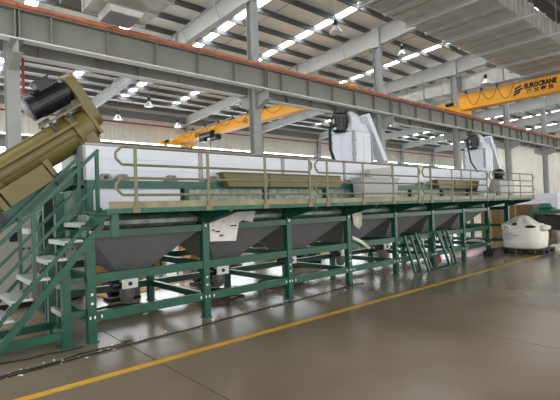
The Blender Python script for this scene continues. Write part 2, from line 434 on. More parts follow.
d3 = thing('branch_duct', (5.4, 10.7, 7.72), 'galvanised branch duct ending in a louvred air outlet above the left girder', 'duct')
for i in range(5):
    ya, yb = 8.3 + .98 * i, 8.3 + .98 * (i + 1)
    p = MB().box(4.15, 6.0, ya + .004, yb - .004, 7.72, 8.4).build('duct_section', 'duct_metal', d3, 0)
    MB().box(4.11, 6.04, yb - .03, yb + .03, 7.68, 8.44).build('flange_joint', 'duct_metal', p, 0)
o = MB().hexa([(4.6, 12.28, 7.52), (5.52, 12.28, 7.52), (5.52, 13.2, 7.52), (4.6, 13.2, 7.52)], [(4.55, 12.2, 7.719), (5.6, 12.2, 7.719), (5.6, 13.19, 7.719), (4.55, 13.19, 7.719)]).build('air_outlet', 'duct_metal', d3, 0)
for i in range(9):
    yy = 12.33 + .1 * i
    MB().bar((4.62, yy, 7.5), (5.5, yy, 7.5), .07, .012, (0, .4, 1)).build('louvre', 'panel_trim', o, 0)

# ------------------------------------------------------------------ pendant lamps
def pendant(x, y, z, label):
    t = thing('pendant_lamp', (x, y, z), label, 'lamp', 'bell shaped factory lamps')
    MB().lathe((x, y, z), [(.24, 0), (.25, .015), (.2, .1), (.13, .2), (.09, .26), (.085, .28)], 18).build('shade', 'silver_metal', t)
    MB().lathe((x, y, z + .28), [(.085, 0), (.09, .05), (.09, .2), (.05, .24), (.02, .27)], 14).build('ballast_housing', 'black_motor', t)
    MB().tube([(x, y, z + .54), (x, y, rtop(y) + PD + .004)], .011, 5).build('rod', 'panel_trim', t)
pendant(12.7, 10.85, 8.35, 'bell lamp hanging above the middle of the machine, left of the third column')
pendant(18.6, 11.7, 8.95, 'bell lamp hanging just right of the third column')
pendant(24.9 - 1.6, 9.75, 7.85, 'bell lamp hanging in front of the bright cross duct')
pendant(9.25, 24.0, 6.95, 'bell lamp in the far bay beside the belt guard of the screw conveyor')
pendant(10.18, 22.0, 7.4, 'bell lamp in the far bay hanging highest, left of the far crane')
pendant(12.95, 24.0, 6.87, 'bell lamp in the far bay just above the far crane end')

# ------------------------------------------------------------------ washing tank on its green frame
PX = [1.90, 3.67, 5.48, 7.22, 8.98, 10.71, 12.46, 14.13, 15.73]
FY, BY, TY, WY = 6.05, 8.1, 6.7, 5.25                       # front posts, rear posts, tank wall, walkway edge
tank = thing('washing_tank', (8.8, 7.0, 0), 'long green framed washing tank with grey hoppers and a raised walkway', 'machine')
for k, x in enumerate(PX):
    for yy in (FY, BY):
        p = MB().box(x - .055, x + .055, yy - .055, yy + .055, .012, (1.70 if k else 1.5) if yy == FY else 2.1).build('post', 'green_paint', tank, 0)
        MB().box(x - .075, x + .075, yy - .075, yy + .075, 0, .012).build('base_plate', 'green_paint', p, 0)
        if yy == FY:
            for z in (.62, .5):
                MB().box(x - .014, x + .014, yy - .064, yy - .055, z, z + .032).build('bolt', 'bolt_white', p, 0)
            MB().box(x - .015, x + .015, yy - .064, yy - .055, 1.44, 1.48).build('bolt', 'bolt_white', p, 0)
            for dx in (-.12, -.03, .03, .12):
                if -.1 < dx < .1 or (k > 0 and dx < 0) or (k < 7 and dx > 0):
                    MB().box(x + dx - .009, x + dx + .009, yy - .064, yy - .05, .31, .35).build('bolt', 'bolt_white', p, 0)
    for z0, z1 in ((.28, .38), (.79, .89), (1.38, 1.48)):
        MB().box(x - .04, x + .04, FY + .056, BY - .056, z0, z1).build('cross_beam', 'green_paint', tank, 0)
    # bracket carrying the walkway
    MB().prism([(FY - .056, 1.50), (FY - .056, 1.69), (WY + .02, 1.69), (WY + .02, 1.655)], 'x', x - .006, x + .006).build('walkway_bracket', 'green_paint', tank, 0)
    MB().box(x - .035, x + .035, WY + .02, FY - .056, 1.685, 1.70).build('bracket_flange', 'green_paint', tank, 0)
for k in range(7):
    a, b = PX[k] + .056, PX[k + 1] - .056
    for yy in (FY, BY):
        for z0, z1 in ((.27, .39), (.78, .90), (1.38, 1.48)):
            MB().box(a, b, yy - .04, yy + .04, z0, z1).build('beam', 'green_paint', tank, 0)
    # hopper: four thin walls
    xm = (a + b) / 2
    A = [(a - .03, FY + .07, 1.40), (b + .03, FY + .07, 1.40), (b + .03, BY - .07, 1.40), (a - .03, BY - .07, 1.40)]
    B = [(xm - .1, 6.95, .64), (xm + .1, 6.95, .64), (xm + .1, 7.15, .64), (xm - .1, 7.15, .64)]
    hp = MB().hexa(B, A).build('hopper', 'hopper_steel', tank, 0)
    MB().box(xm - .14, xm + .14, 6.91, 7.19, .615, .64).build('outlet_flange', 'pump_steel', hp, 0)
    # discharge pump under the hopper
    pu = MB().lathe((xm, 7.05, .24), [(.03, 0), (.08, .02), (.115, .09), (.115, .33), (.13, .33), (.13, .36)], 18).build('discharge_valve', 'pump_steel', tank)
    bx = MB().box(xm - .15, xm + .15, 6.91, 7.19, .6, .6149).build('valve_body', 'bolt_white', pu, 0)
    MB().box(xm - .14, xm + .12, 6.88, 6.9, .49, .64).build('valve_plate', 'bolt_white', pu, 0)
    MB().cyl((xm - .01, 6.865, .565), (xm - .01, 6.8795, .565), .034, 14).build('valve_port', 'black_motor', pu)
    MB().cyl((xm - .26, 7.02, .55), (xm - .12, 7.02, .55), .075, 14).build('actuator', 'black_motor', pu)
    # lower rounded trough
    pts = [(TY, 1.70), (6.32, 1.70), (6.2, 1.67), (6.13, 1.6), (6.13, 1.54), (6.2, 1.485), (TY, 1.485)]
    MB().prism(pts, 'x', a, b).build('trough_skirt', 'tank_steel', tank)
for k in range(8):
    a, b = PX[k] + .05, PX[k + 1] - .05 if k < 7 else 17.55
    if k == 0: a = 2.12
    MB().box(a, b, TY, TY + .03, 1.49, 2.09).build('tank_wall', 'white_panel' if k == 0 else 'tank_steel', tank, 0)
    MB().box(a, b, BY - .16, BY - .13, 1.49, 2.09).build('tank_wall', 'tank_steel', tank, 0)
    for yy in (TY - .06, BY - .2):
        MB().box(a - .05, b + .05, yy, yy + .12, 2.09, 2.21).build('rim_beam', 'green_paint', tank, 0)
    MB().box(a - .05, a + .04, TY - .06, TY - .001, 1.76, 2.09).build('wall_stiffener', 'green_paint', tank, 0)
    wa = MB().box(max(PX[k], 2.03), PX[k + 1] - .002 if k < 7 else 15.95, WY + .03, TY - .07, 1.72, 1.755).build('walkway_plate', 'green_worn', tank, 0)
for yy in (TY + .08, BY):
    MB().box(17.45, 17.56, yy - .055, yy + .055, 0, 1.489 if yy < BY else 2.1).build('post', 'green_paint', tank, 0)
MB().box(2.06, 2.11, TY, BY - .13, 1.49, 2.09).build('end_wall', 'green_worn', tank, 0)
TE = 17.6
MB().box(TE - .05, TE, TY + .031, BY - .161, 1.49, 2.09).build('end_wall', 'green_worn', tank, 0)
MB().box(2.06, TE, TY + .031, BY - .161, 1.49, 1.52).build('tank_floor', 'tank_steel', tank, 0)
MB().box(1.86, 15.95, WY - .02, WY + .03, 1.70, 1.76).build('walkway_edge', 'green_worn', tank, 0)
seams = [2.1 + 1.983 * i for i in range(8)]
for a, b in zip(seams, seams[1:] ):
    if b > 15.9: b = 17.55
    pn = MB().box(a + .006, b - .006, TY + .08, TY + .11, 2.21, 2.75).build('splash_panel', 'white_panel', tank, 0)
    MB().box(a, b, TY + .06, TY + .13, 2.75, 2.785).build('panel_cap', 'panel_trim', pn, 0)
    for z in (2.38, 2.56):
        MB().box(a + .02, b - .02, TY + .072, TY + .08, z, z + .03).build('panel_rib', 'white_panel', pn, 0)
    MB().box(b - .04, b + .04, TY + .06, TY + .0799, 2.21, 2.75).build('panel_strap', 'panel_trim', pn, 0)
    MB().box(a + .006, b - .006, BY - .17, BY - .14, 2.21, 2.75).build('splash_panel', 'white_panel', tank, 0)
MB().box(2.07, 2.1, TY + .08, BY - .14, 2.21, 2.75).build('end_panel', 'panel_trim', tank, 0)
for x in (2.35, 2.62, 3.45, 4.25, 8.05, 9.95, 11.3, 11.8, 15.2):   # bearing blocks on the rim
    br = MB().prism([(x - .1, 2.21), (x + .1, 2.21), (x + .09, 2.26), (x + .05, 2.31), (x - .05, 2.31), (x - .09, 2.26)], 'y', TY - .07, TY + .04).build('bearing_block', 'pump_steel', tank)
    MB().cyl((x, TY - .1, 2.255), (x, TY - .07, 2.255), .03, 12).build('shaft_end', 'black_motor', br)

# olive troughs on the rim
def trough(xa, xb, y0, y1, z0, z1, label):
    t = thing('trough_cover', ((xa + xb) / 2, (y0 + y1) / 2, z0), label, 'trough', 'olive troughs on the tank rim')
    MB().prism([(xa + .13, z0), (xb - .16, z0), (xb, z0 + .09), (xb - .1, z1), (xa, z1)], 'y', y0, y1).build('shell', 'olive_paint', t, 0)
    MB().box(xa - .02, xb - .08, y0 - .035, y1 + .035, z1, z1 + .02).build('lip', 'olive_paint', t, 0)
    for i in range(1, 3):
        x = xa + (xb - xa) * i / 3
        MB().box(x - .02, x + .02, y0 - .02, y0 - .0005, z0 + .01, z1).build('stiffener', 'olive_paint', t, 0)
trough(4.35, 7.62, 6.46, 6.63, 2.12, 2.36, 'long olive trough along the tank rim left of the first white tower')
trough(11.85, 15.05, 6.46, 6.63, 2.12, 2.36, 'olive trough along the tank rim just left of the second white tower')

# pale grey feed box in front of the first tower
t = thing('feed_box', (8.85, 6.4, 1.755), 'pale grey feed box behind the railing in front of the first white tower', 'box')
MB().prism([(8.18, 1.88), (9.55, 1.88), (9.66, 2.33), (8.12, 2.33)], 'y', 6.33, 6.6).build('body', 'grey_box', t, 0)
MB().box(8.08, 9.7, 6.3, 6.62, 2.33, 2.36).build('lip', 'grey_box', t, 0)
MB().hexa([(8.7, 6.45, 2.36), (9.5, 6.45, 2.36), (9.5, 6.6, 2.36), (8.7, 6.6, 2.36)], [(8.65, 6.5, 2.57), (9.55, 6.5, 2.66), (9.55, 6.6, 2.66), (8.65, 6.6, 2.57)]).build('deflector', 'grey_box', t, 0)
for x in (8.35, 9.4):
    MB().box(x - .03, x + .03, 6.38, 6.55, 1.756, 1.88).build('leg', 'grey_box', t, 0)

# ------------------------------------------------------------------ guard railings
def railing(xa, xb, posts, label):
    g = thing('guard_railing', ((xa + xb) / 2, WY, 1.76), label, 'railing', 'olive guard railings of the walkway')
    def loop(z0, z1):
        c = .075
        e = .008
        pts = [(xa, z0 + c + e), (xa + e, z0 + c - e), (xa + c - e, z0 + e), (xa + c + e, z0), (xb - c - e, z0), (xb - c + e, z0 + e), (xb - e, z0 + c - e), (xb, z0 + c + e), (xb, z1 - c - e), (xb - e, z1 - c + e), (xb - c + e, z1 - e), (xb - c - e, z1), (xa + c + e, z1), (xa + c - e, z1 - e), (xa + e, z1 - c + e), (xa, z1 - c - e)]
        return MB().tube([(x, WY, z) for x, z in pts], .017, 8, closed=True)
    loop(2.30, 2.52).build('upper_rail_loop', 'olive_rail', g)
    loop(1.925, 2.135).build('lower_rail_loop', 'olive_rail', g)
    for x in posts:
        p = MB().box(x - .02, x + .02, WY - .034, WY - .0175, 1.70, 2.52).build('rail_post', 'olive_rail', g, 0)
        MB().box(x - .05, x + .05, WY - .036, WY - .0201, 1.70, 1.775).build('foot_plate', 'olive_rail', p, 0)
    MB().box(xa - .02 if xa > 2.1 else 1.88, xb + .02, WY - .016, WY - .004, 1.76, 1.845).build('toe_board', 'toe_board', g, 0)
railing(1.98, 5.37, [2.215, 3.264, 4.304, 5.29], 'olive guard railing section nearest the stairs, left end of the walkway')
railing(5.46, 8.86, [5.736, 6.766, 7.773, 8.76], 'olive guard railing section in front of the first white tower')
railing(8.97, 12.42, [9.30, 10.30, 11.32, 12.29], 'olive guard railing section between the two white towers')
railing(12.52, 15.93, [12.74, 13.80, 14.7, 15.78], 'olive guard railing section at the right end of the walkway')

# ------------------------------------------------------------------ staircase
st = thing('staircase', (1.3, 6.35, 0), 'green steel staircase with grey treads at the left end of the machine', 'staircase')
SY0, SY1, SL = 5.95, 6.75, 1.11
def sz(x): return 1.60 - SL * (2.02 - x)                   # stringer centre line
xb = 2.02 - 1.60 / SL + .07
for yy in (SY0, SY1):
    MB().prism([(xb - .01, 0), (xb + .1, 0), (2.06, sz(2.06) - .12), (2.06, sz(2.06) + .0)], 'y', yy - .02, yy + .02).build('stringer', 'green_paint', st, 0)
    MB().bar((xb - .1, yy - .01, sz(xb - .1) + .17), (2.03, yy - .01, sz(2.03) + .17), .02, .045).build('kick_rail', 'green_paint', st, 0)
    def hz(x): return 2.54 - 1.03 * (1.99 - x)
    MB().bar((.45, yy, hz(.45)), (2.01, yy, hz(2.01)), .045, .04).build('handrail', 'green_paint', st, 0)
    MB().bar((.45, yy, hz(.45) - .44), (1.98, yy, hz(1.98) - .44), .04, .035).build('mid_rail', 'green_paint', st, 0)
    for x in (1.99, 1.22, .5):
        MB().box(x - .022, x + .022, yy - .021, yy + .021, max(.02, sz(x)), hz(x)).build('baluster', 'green_paint', st, 0)
for i in range(7):
    x, z = 1.97 - .2 * i, 1.595 - .222 * i
    tr = MB().box(x - .2, x + .03, SY0 + .021, SY1 - .021, z - .03, z).build('tread', 'tread_steel', st, 0)
    MB().box(x - .205, x - .195, SY0 + .021, SY1 - .021, z - .06, z + .001).build('nosing', 'tread_steel', tr, 0)
for yy in (6.02, 6.72):
    p = MB().box(1.55, 1.65, yy + .02, yy + .12, .01, 1.06).build('support_post', 'green_paint', st, 0)
    MB().box(1.5, 1.7, yy - .03, yy + .17, 0, .01).build('base_plate', 'green_paint', p, 0)
    MB().box(.4, 1.549, yy + .04, yy + .1, .1, .2).build('base_beam', 'green_paint', st, 0)
MB().box(1.57, 1.63, 6.141, 6.739, .1, .2).build('cross_beam', 'green_paint', st, 0)
for z in (.36, .72):
    MB().box(1.57, 1.63, 6.141, 6.739, z, z + .07).build('cross_beam', 'tread_steel', st, 0)
for z in (.36, .8):
    MB().box(1.651, 1.84, 6.06, 6.12, z, z + .07).build('tie_beam', 'green_paint', st, 0)
MB().box(1.93, 2.02, 5.3, 5.36, 1.42, 1.7).build('landing_stub', 'green_paint', tank, 0)

# ------------------------------------------------------------------ screw conveyor
AN = math.radians(35.3)
U, N = Vector((math.cos(AN), 0, math.sin(AN))), Vector((-math.sin(AN), 0, math.cos(AN)))
E0, SYC = Vector((2.30, 7.2, 3.14)), 7.2
def L(s, n, y=0): return E0 + U * s + N * n + Vector((0, y, 0))
sc = thing('screw_conveyor', (1.2, 7.2, 1.0), 'inclined olive screw conveyor tube with black motor above the stairs', 'conveyor')
MB().tube([L(-4.1, 0), L(-.02, 0)], .265, 28).build('tube', 'olive_paint', sc)
def lbox(s0, s1, n0, n1, y0, y1):
    return MB().hexa([L(s0, n0, y0), L(s1, n0, y0), L(s1, n1, y0), L(s0, n1, y0)], [L(s0, n0, y1), L(s1, n0, y1), L(s1, n1, y1), L(s0, n1, y1)])
lbox(-4.1, -.25, .1, .14, -.34, -.2).build('side_flange', 'olive_paint', sc, 0)
lbox(-4.1, -.25, .1, .14, .2, .34).build('side_flange', 'olive_paint', sc, 0)
MB().tube([L(-4.1, .25, -.1), L(-.3, .25, -.1)], .02, 8).build('cover_strip', 'olive_paint', sc)
MB().tube([L(-4.1, -.02, -.275), L(-.3, -.02, -.275)], .018, 8).build('cover_strip', 'olive_paint', sc)
for s in (-3.2, -1.62, -.3):
    MB().tube([L(s - .03, 0), L(s + .03, 0)], .33, 28).build('flange_ring', 'olive_paint', sc)
for s in (-1.76, -.98):
    lbox(s - .04, s + .04, -.4, -.1, -.4, -.2).build('saddle', 'olive_paint', sc, 0)
for s in (-1.98, -1.86, -.95):
    lbox(s - .1, s + .02, -.5, -.34, -.42, -.25).build('clamp', 'black_motor', sc, 0)
lbox(-1.7, -1.06, -.38, -.13, -.47, -.1).build('inspection_box', 'olive_paint', sc, 0)
lbox(-.36, -.08, -.4, .0, -.24, .24).build('discharge_housing', 'olive_paint', sc, 0)
lbox(-.34, -.1, -.6, -.4, -.22, .22).build('discharge_chute', 'panel_trim', sc, 0)
lbox(-.02, .03, -.2, .29, -.28, .28).build('head_plate', 'olive_paint', sc, 0)
# belt guard: obround box across the axis
gp = []
for k in range(13):
    a = math.pi * k / 12; gp.append((.61 + .2 * math.sin(a), -.2 * math.cos(a)))
for k in range(13):
    a = math.pi * k / 12; gp.append((.11 - .2 * math.sin(a), .2 * math.cos(a)))
g = MB(); n = len(gp)
g.add([L(.035, p, q) for p, q in gp] + [L(.19, p, q) for p, q in gp], [tuple(range(n)), tuple(range(n, 2 * n))[::-1]] + [(k, (k + 1) % n, n + (k + 1) % n, n + k) for k in range(n)])
g.build('belt_guard', 'olive_paint', sc)
# motor
mo = MB().tube([L(-.5, .6), L(.03, .6)], .17, 26).build('motor', 'black_motor', sc)
for k in range(20):
    a = 2 * math.pi * k / 20
    rr = Vector((0, math.cos(a), 0)) * .18 + N * (math.sin(a) * .18)
    MB().bar(L(-.47, .6) + rr, L(-.04, .6) + rr, .012, .04, rr).build('cooling_fin', 'black_motor', mo, 0)
MB().tube([L(-.64, .6), L(-.62, .6), L(-.5, .6)], [.14, .18, .185], 26).build('fan_cowl', 'black_motor', mo)
MB().tube([L(-.655, .6), L(-.64, .6)], [.11, .14], 26).build('fan_grille', 'pump_steel', mo)
lbox(-.36, -.14, .74, .88, -.14, .08).build('terminal_box', 'black_motor', mo, 0)
lbox(-.38, -.12, .88, .9, -.16, .1).build('terminal_lid', 'black_motor', mo, 0)
lbox(-.6, .03, .3, .33, -.24, .24).build('motor_base', 'olive_paint', sc, 0)
for s in (-.55, -.25):
    lbox(s - .02, s + .02, .1, .3, -.25, -.21).build('base_leg', 'black_motor', sc, 0)
    lbox(s - .02, s + .02, .1, .3, .21, .25).build('base_leg', 'black_motor', sc, 0)
    lbox(s - .05, s + .05, .33, .38, -.16, .16).build('motor_foot', 'black_motor', sc, 0)
# green carrying channel and legs
ch0, ch1 = L(-4.0, -.49, -.34), L(-.55, -.49, -.34)
MB().bar(ch0, ch1, .08, .2, N).build('carrying_channel', 'green_paint', sc, 0)
MB().bar(L(-4.0, -.49, .34), L(-.55, -.49, .34), .08, .2, N).build('carrying_channel', 'green_paint', sc, 0)
for s in (-3.7, -2.6, -1.6, -.75):
    MB().bar(L(s, -.46, -.3), L(s, -.46, .3), .08, .08).build('channel_tie', 'green_paint', sc, 0)
for s in (-1.1, -2.6):
    for q in (-.3, .3):
        tp = L(s, -.59, q * 1.13)
        MB().box(tp.x - .06, tp.x + .06, tp.y - .05, tp.y + .05, 0, tp.z).build('leg', 'green_paint', sc, 0)
MB().box(L(-1.1, 0).x - .04, L(-1.1, 0).x + .04, 6.92, 7.48, 1.45, 1.53).build('leg_tie', 'silver_metal', sc, 0)

# ------------------------------------------------------------------ white towers (hooded feeders)
def tower(x, y, label):
    t = thing('white_tower', (x + .36, y + .38, 2.2), label, 'machine housing', 'white towers standing on the tank')
    def bx(x0, x1, y0, y1, z0, z1): return MB().box(x + x0, x + x1, y + y0, y + y1, z0, z1)
    def pt(a, b, c): return Vector((x + a, y + b, c))
    b1 = bx(0, .74, 0, .78, 2.1, 3.6).build('housing', 'white_panel', t, 0)
    for a, b in ((-.02, -.02), (.7, -.02), (-.02, .74)):
        bx(a, a + .06, b, b + .06, 2.1, 3.62).build('corner_post', 'panel_trim', t, 0)
    bx(-.008, -.0005, .06, .375, 2.5, 3.5).build('side_door', 'white_panel', b1, 0)
    bx(-.008, -.0005, .42, .72, 2.5, 3.5).build('side_door', 'white_panel', b1, 0)
    bx(.08, .36, -.008, -.0005, 2.5, 3.5).build('front_door', 'white_panel', b1, 0)
    bx(.39, .67, -.008, -.0005, 2.5, 3.5).build('front_door', 'white_panel', b1, 0)
    for z in (2.7, 3.0, 3.35):
        bx(.03, .07, -.016, -.0085, z, z + .04).build('hinge', 'pump_steel', b1, 0)
        bx(-.016, -.0085, .03, .06, z, z + .04).build('hinge', 'pump_steel', b1, 0)
        bx(-.016, -.0085, .7, .73, z, z + .04).build('hinge', 'pump_steel', b1, 0)
    MB().hexa([pt(.0, .05, 3.62), pt(.74, .05, 3.62), pt(.74, .74, 3.62), pt(.0, .74, 3.62)], [pt(.1, .12, 3.85), pt(.66, .12, 3.85), pt(.66, .66, 3.85), pt(.1, .66, 3.85)]).build('hood', 'white_panel', t, 0)
    MB().tube([pt(.2, .42, 3.98), pt(.3, .42, 4.0), pt(.46, .42, 3.97), pt(.64, .42, 3.84)], [.2, .23, .23, .18], 20).build('elbow', 'white_panel', t)
    m = MB().tube([pt(-.04, .42, 3.6), pt(-.04, .42, 3.66), pt(-.04, .42, 4.06), pt(-.04, .42, 4.11)], [.12, .19, .2, .16], 20).build('drive_motor', 'black_motor', t)
    for i in range(14):
        a = 2 * math.pi * i / 14; c, q = math.cos(a), math.sin(a)
        MB().bar(pt(-.04 + .205 * c, .42 + .205 * q, 3.72), pt(-.04 + .205 * c, .42 + .205 * q, 4.02), .02, .03, (c, q, 0)).build('cooling_fin', 'black_motor', m, 0)
    bx(-.3, -.22, .3, .5, 3.78, 4.0).build('terminal_box', 'black_motor', m, 0)
    bx(-.308, -.3005, .36, .42, 3.83, 3.95).build('nameplate', 'silver_metal', m, 0)
    bx(-.25, -.243, .36, .46, 3.67, 3.73).build('nameplate', 'silver_metal', m, 0)
    MB().cyl(pt(-.04, .42, 4.11), pt(-.04, .42, 4.22), .17, 18).build('gearbox', 'black_motor', t)
    bx(-.25, .6, .32, .54, 4.22, 4.29).build('motor_bridge', 'black_motor', t, 0)
    bx(.14, .22, .32, .52, 3.62, 4.22).build('motor_bracket', 'black_motor', t, 0)
    MB().bar(pt(.66, .14, 4.1), pt(1.42, .14, 2.86), .24, .15, (1, 0, .5)).build('side_chute', 'white_panel', t, 0)
    MB().bar(pt(1.43, .14, 2.9), pt(1.43, .14, 2.12), .24, .15, (1, 0, 0)).build('side_chute', 'white_panel', t, 0)
    for o in (0, .05):
        MB().tube([pt(-.2, .4, 4.0 - o), pt(-.34, .4, 3.98), pt(-.48 - o, .36, 3.6), pt(-.66 - o, .2, 3.1), pt(-.82 - o, -.1, 2.72)], .018, 7).build('power_cable', 'black_rubber', t)
    return t
tower(8.72, 6.98, 'white box tower with black motor in the middle of the tank')
tower(15.98, 6.83, 'white box tower with black motor near the right end of the tank')

# box and motor at the right end of the walkway
t = thing('end_feeder', (15.2, 6.3, 1.755), 'grey box feeder with dark motor at the right end of the walkway', 'machine')
MB().prism([(14.75, 1.95), (15.85, 1.95), (15.95, 2.36), (14.7, 2.36)], 'y', 5.85, 6.4).build('box_body', 'grey_box', t, 0)
for x in (14.85, 15.75):
    for yy in (5.9, 6.35): MB().box(x - .03, x + .03, yy - .03, yy + .03, 1.756, 1.95).build('leg', 'grey_box', t, 0)
MB().lathe((15.25, 6.1, 2.36), [(.2, 0), (.2, .06), (.15, .1), (.17, .14), (.19, .22), (.19, .3), (.15, .38), (.06, .42)], 18).build('motor', 'black_motor', t)
MB().bar((14.1, 6.15, 2.0), (14.55, 6.15, 2.75), .3, .12, (1, 0, -.5)).build('inclined_chute', 'white_panel', t, 0)
MB().box(14.0, 14.2, 6.05, 6.25, 1.756, 1.99).build('chute_foot', 'white_panel', t, 0)

# ------------------------------------------------------------------ things around the machine
def floor_line(x0, x1, y, w):
    return MB().box(x0, x1, y - w / 2, y + w / 2, .0005, .002)
tag(floor_line(-1, 14.55, 4.67, .115).build('floor_line', 'line_yellow', None, 0), 'yellow painted line along the concrete floor beside the machine', 'floor marking')

# folded paper sheet on the front beam
t = MB()
t.hexa([(3.74, 5.985, 1.2), (4.24, 5.975, 1.175), (4.32, 5.985, 1.475), (3.74, 5.99, 1.49)], [(3.74, 5.991, 1.2), (4.24, 5.981, 1.175), (4.32, 5.991, 1.475), (3.74, 5.996, 1.49)])
t.hexa([(3.74, 5.985, 1.49), (4.32, 5.985, 1.475), (4.72, 6.05, 1.655), (4.36, 6.05, 1.66)], [(3.74, 5.991, 1.495), (4.32, 5.991, 1.48), (4.72, 6.056, 1.66), (4.36, 6.056, 1.665)])
t.hexa([(4.42, 6.0, 1.51), (4.62, 6.0, 1.47), (4.72, 6.04, 1.655), (4.70, 6.04, 1.655)], [(4.42, 6.005, 1.515), (4.62, 6.005, 1.475), (4.72, 6.045, 1.66), (4.70, 6.045, 1.66)])
pp = tag(t.build('folded_sheet', 'paper', None, 0), 'white printed paper sheet folded over the front beam', 'paper')
for (x, z, w, hgt) in ((4.13, 1.42, .13, .018), (4.2, 1.43, .05, .012), (3.78, 1.37, .05, .016), (3.84, 1.34, .09, .02), (3.92, 1.27, .07, .025)):
    MB().box(x, x + w, 5.972, 5.98, z, z + hgt).build('print_mark', 'ink_black', pp, 0)
# loose film at the fourth post
def film(name, pts_a, pts_b, m, label, cat):
    b = MB(); n = len(pts_a); b.add(list(pts_a) + list(pts_b), [(i, i + 1, n + i + 1, n + i) for i in range(n - 1)])
    o = b.build(name, m, None, 60)
    md = o.modifiers.new('thickness', 'SOLIDIFY'); md.thickness = .006
    return tag(o, label, cat)
film('plastic_film', [(7.3, 5.98, 1.58), (7.45, 5.96, 1.6), (7.68, 5.98, 1.58)], [(7.34, 5.96, 1.28), (7.46, 5.93, 1.18), (7.62, 5.97, 1.25)], 'plastic_film', 'crumpled clear plastic film hanging by the fourth front post', 'film')
film('plastic_strip', [(7.29, 5.97, .98), (7.55, 5.95, .86), (7.86, 5.97, .7)], [(7.29, 5.97, 1.05), (7.58, 5.95, .93), (7.92, 5.97, .74)], 'plastic_film', 'white plastic strip hanging slantwise beside the fourth front post', 'film')

# green frames leaning on the machine
def leaning(x0, x1, foot_y, top_y, h, bars, label, tilt=0.):
    t = thing('leaning_frame', ((x0 + x1) / 2, foot_y, 0), label, 'frame', 'green frames leaning against the tank frame')
    a, b, c, e = (x0, foot_y, .02), (x1, foot_y, .02), (x1 + tilt, top_y, h), (x0 + tilt, top_y, h)
    for p, q in ((a, e), (b, c)): MB().bar(p, q, .05, .05, (0, 1, .3)).build('stile', 'green_paint', t, 0)
    for f in (0.02, .98): MB().bar(Vector(a).lerp(Vector(e), f), Vector(b).lerp(Vector(c), f), .05, .05, (0, 1, .3)).build('rail', 'green_paint', t, 0)
    for f in bars: MB().bar(Vector(a).lerp(Vector(b), f), Vector(e).lerp(Vector(c), f), .035, .035, (0, 1, .3)).build('bar', 'green_paint', t, 0)
    return t
leaning(9.32, 9.6, 5.74, 5.93, .92, [], 'narrow green frame leaning at the left of the leaning group', -.14)
leaning(9.78, 10.85, 5.64, 5.93, .95, [.14], 'wide green rectangular frame leaning against the tank frame', -.12)
leaning(10.98, 11.4, 5.74, 5.93, .95, [.5], 'green barred frame leaning at the right of the leaning group', -.14)

# bulk bag on a black pallet
BX, BYb = 15.05, 5.27
pl = thing('pallet', (BX, BYb, 0), 'black plastic pallet under the white bulk bag', 'pallet')
for i in range(7):
    yy = BYb - .6 + i * .2
    MB().box(BX - .55, BX + .55, yy - .08, yy + .08, .13, .16).build('deck_board', 'pallet_black', pl, 0)
for yy in (-.6, 0, .6):
    for xx in (-.47, 0, .47): MB().box(BX + xx - .07, BX + xx + .07, BYb + yy - .07, BYb + yy + .07, .025, .13).build('block', 'pallet_black', pl, 0)
    MB().box(BX - .55, BX + .55, BYb + yy - .06, BYb + yy + .06, 0, .025).build('runner', 'pallet_black', pl, 0)
bg = thing('bulk_bag', (BX, BYb, .16), 'white woven bulk bag with plastic heaped on top standing on a pallet', 'bag')
def blob(cx, cy, z0, prof, e, n=40, wob=.02, seed=1):
    rnd = random.Random(seed); ph = [rnd.uniform(0, 6.28) for _ in range(6)]
    m = MB(); vs = []
    for zi, (rx, ry, z) in enumerate(prof):
        for k in range(n):
            a = 2 * math.pi * k / n; c, s_ = math.cos(a), math.sin(a)
            w = 1 + wob * (math.sin(3 * a + ph[0] + zi * .4) + .7 * math.sin(7 * a + ph[1] - zi * .6) + .5 * math.sin(11 * a + ph[2] + zi))
            vs.append((cx + rx * w * math.copysign(abs(c) ** e, c), cy + ry * w * math.copysign(abs(s_) ** e, s_), z0 + z))
    fs = [(i * n + k, i * n + (k + 1) % n, (i + 1) * n + (k + 1) % n, (i + 1) * n + k) for i in range(len(prof) - 1) for k in range(n)]
    fs += [tuple(range(n))[::-1], tuple((len(prof) - 1) * n + k for k in range(n))]
    return m.add(vs, fs)
blob(BX, BYb, .161, [(.46, .52, 0), (.51, .58, .05), (.53, .6, .24), (.54, .61, .42), (.53, .59, .6), (.5, .56, .71), (.42, .47, .77), (.28, .32, .79), (.1, .1, .8)], .62, 44, .012).build('sack', 'bag_white', bg, 60)
blob(BX, BYb + .06, .87, [(.47, .52, -.04), (.46, .5, .06), (.38, .38, .13), (.3, .27, .22), (.2, .18, .29), (.08, .08, .32)], .85, 40, .1, 4).build('plastic_heap', 'plastic_film', bg, 60)
blob(BX - .1, BYb - .55, .72, [(.2, .12, 0), (.26, .2, .06), (.22, .2, .14), (.1, .1, .18)], .9, 24, .06, 9).build('plastic_tail', 'plastic_film', bg, 60)
for yy, zz in ((.36, .86),):
    MB().tube([(BX - .5, BYb + yy + .12, zz - .08), (BX - .55, BYb + yy + .08, zz + .02), (BX - .56, BYb + yy, zz + .045), (BX - .55, BYb + yy - .08, zz + .02), (BX - .5, BYb + yy - .12, zz - .08)], .03, 8).build('lifting_loop', 'bag_white', bg)
for (yy, zz, ww) in ((.14, .92, .07), (-.3, .84, .15)):  # dark blobs stand in for shaded openings in the crumpled plastic
    blob(BX - .44, BYb + yy, zz - .03, [(.05, ww * .5, 0), (.1, ww, .03), (.09, ww * .9, .06), (.04, ww * .4, .09)], .9, 18, .12, 2).build('shaded_opening', 'pallet_black', bg, 60)
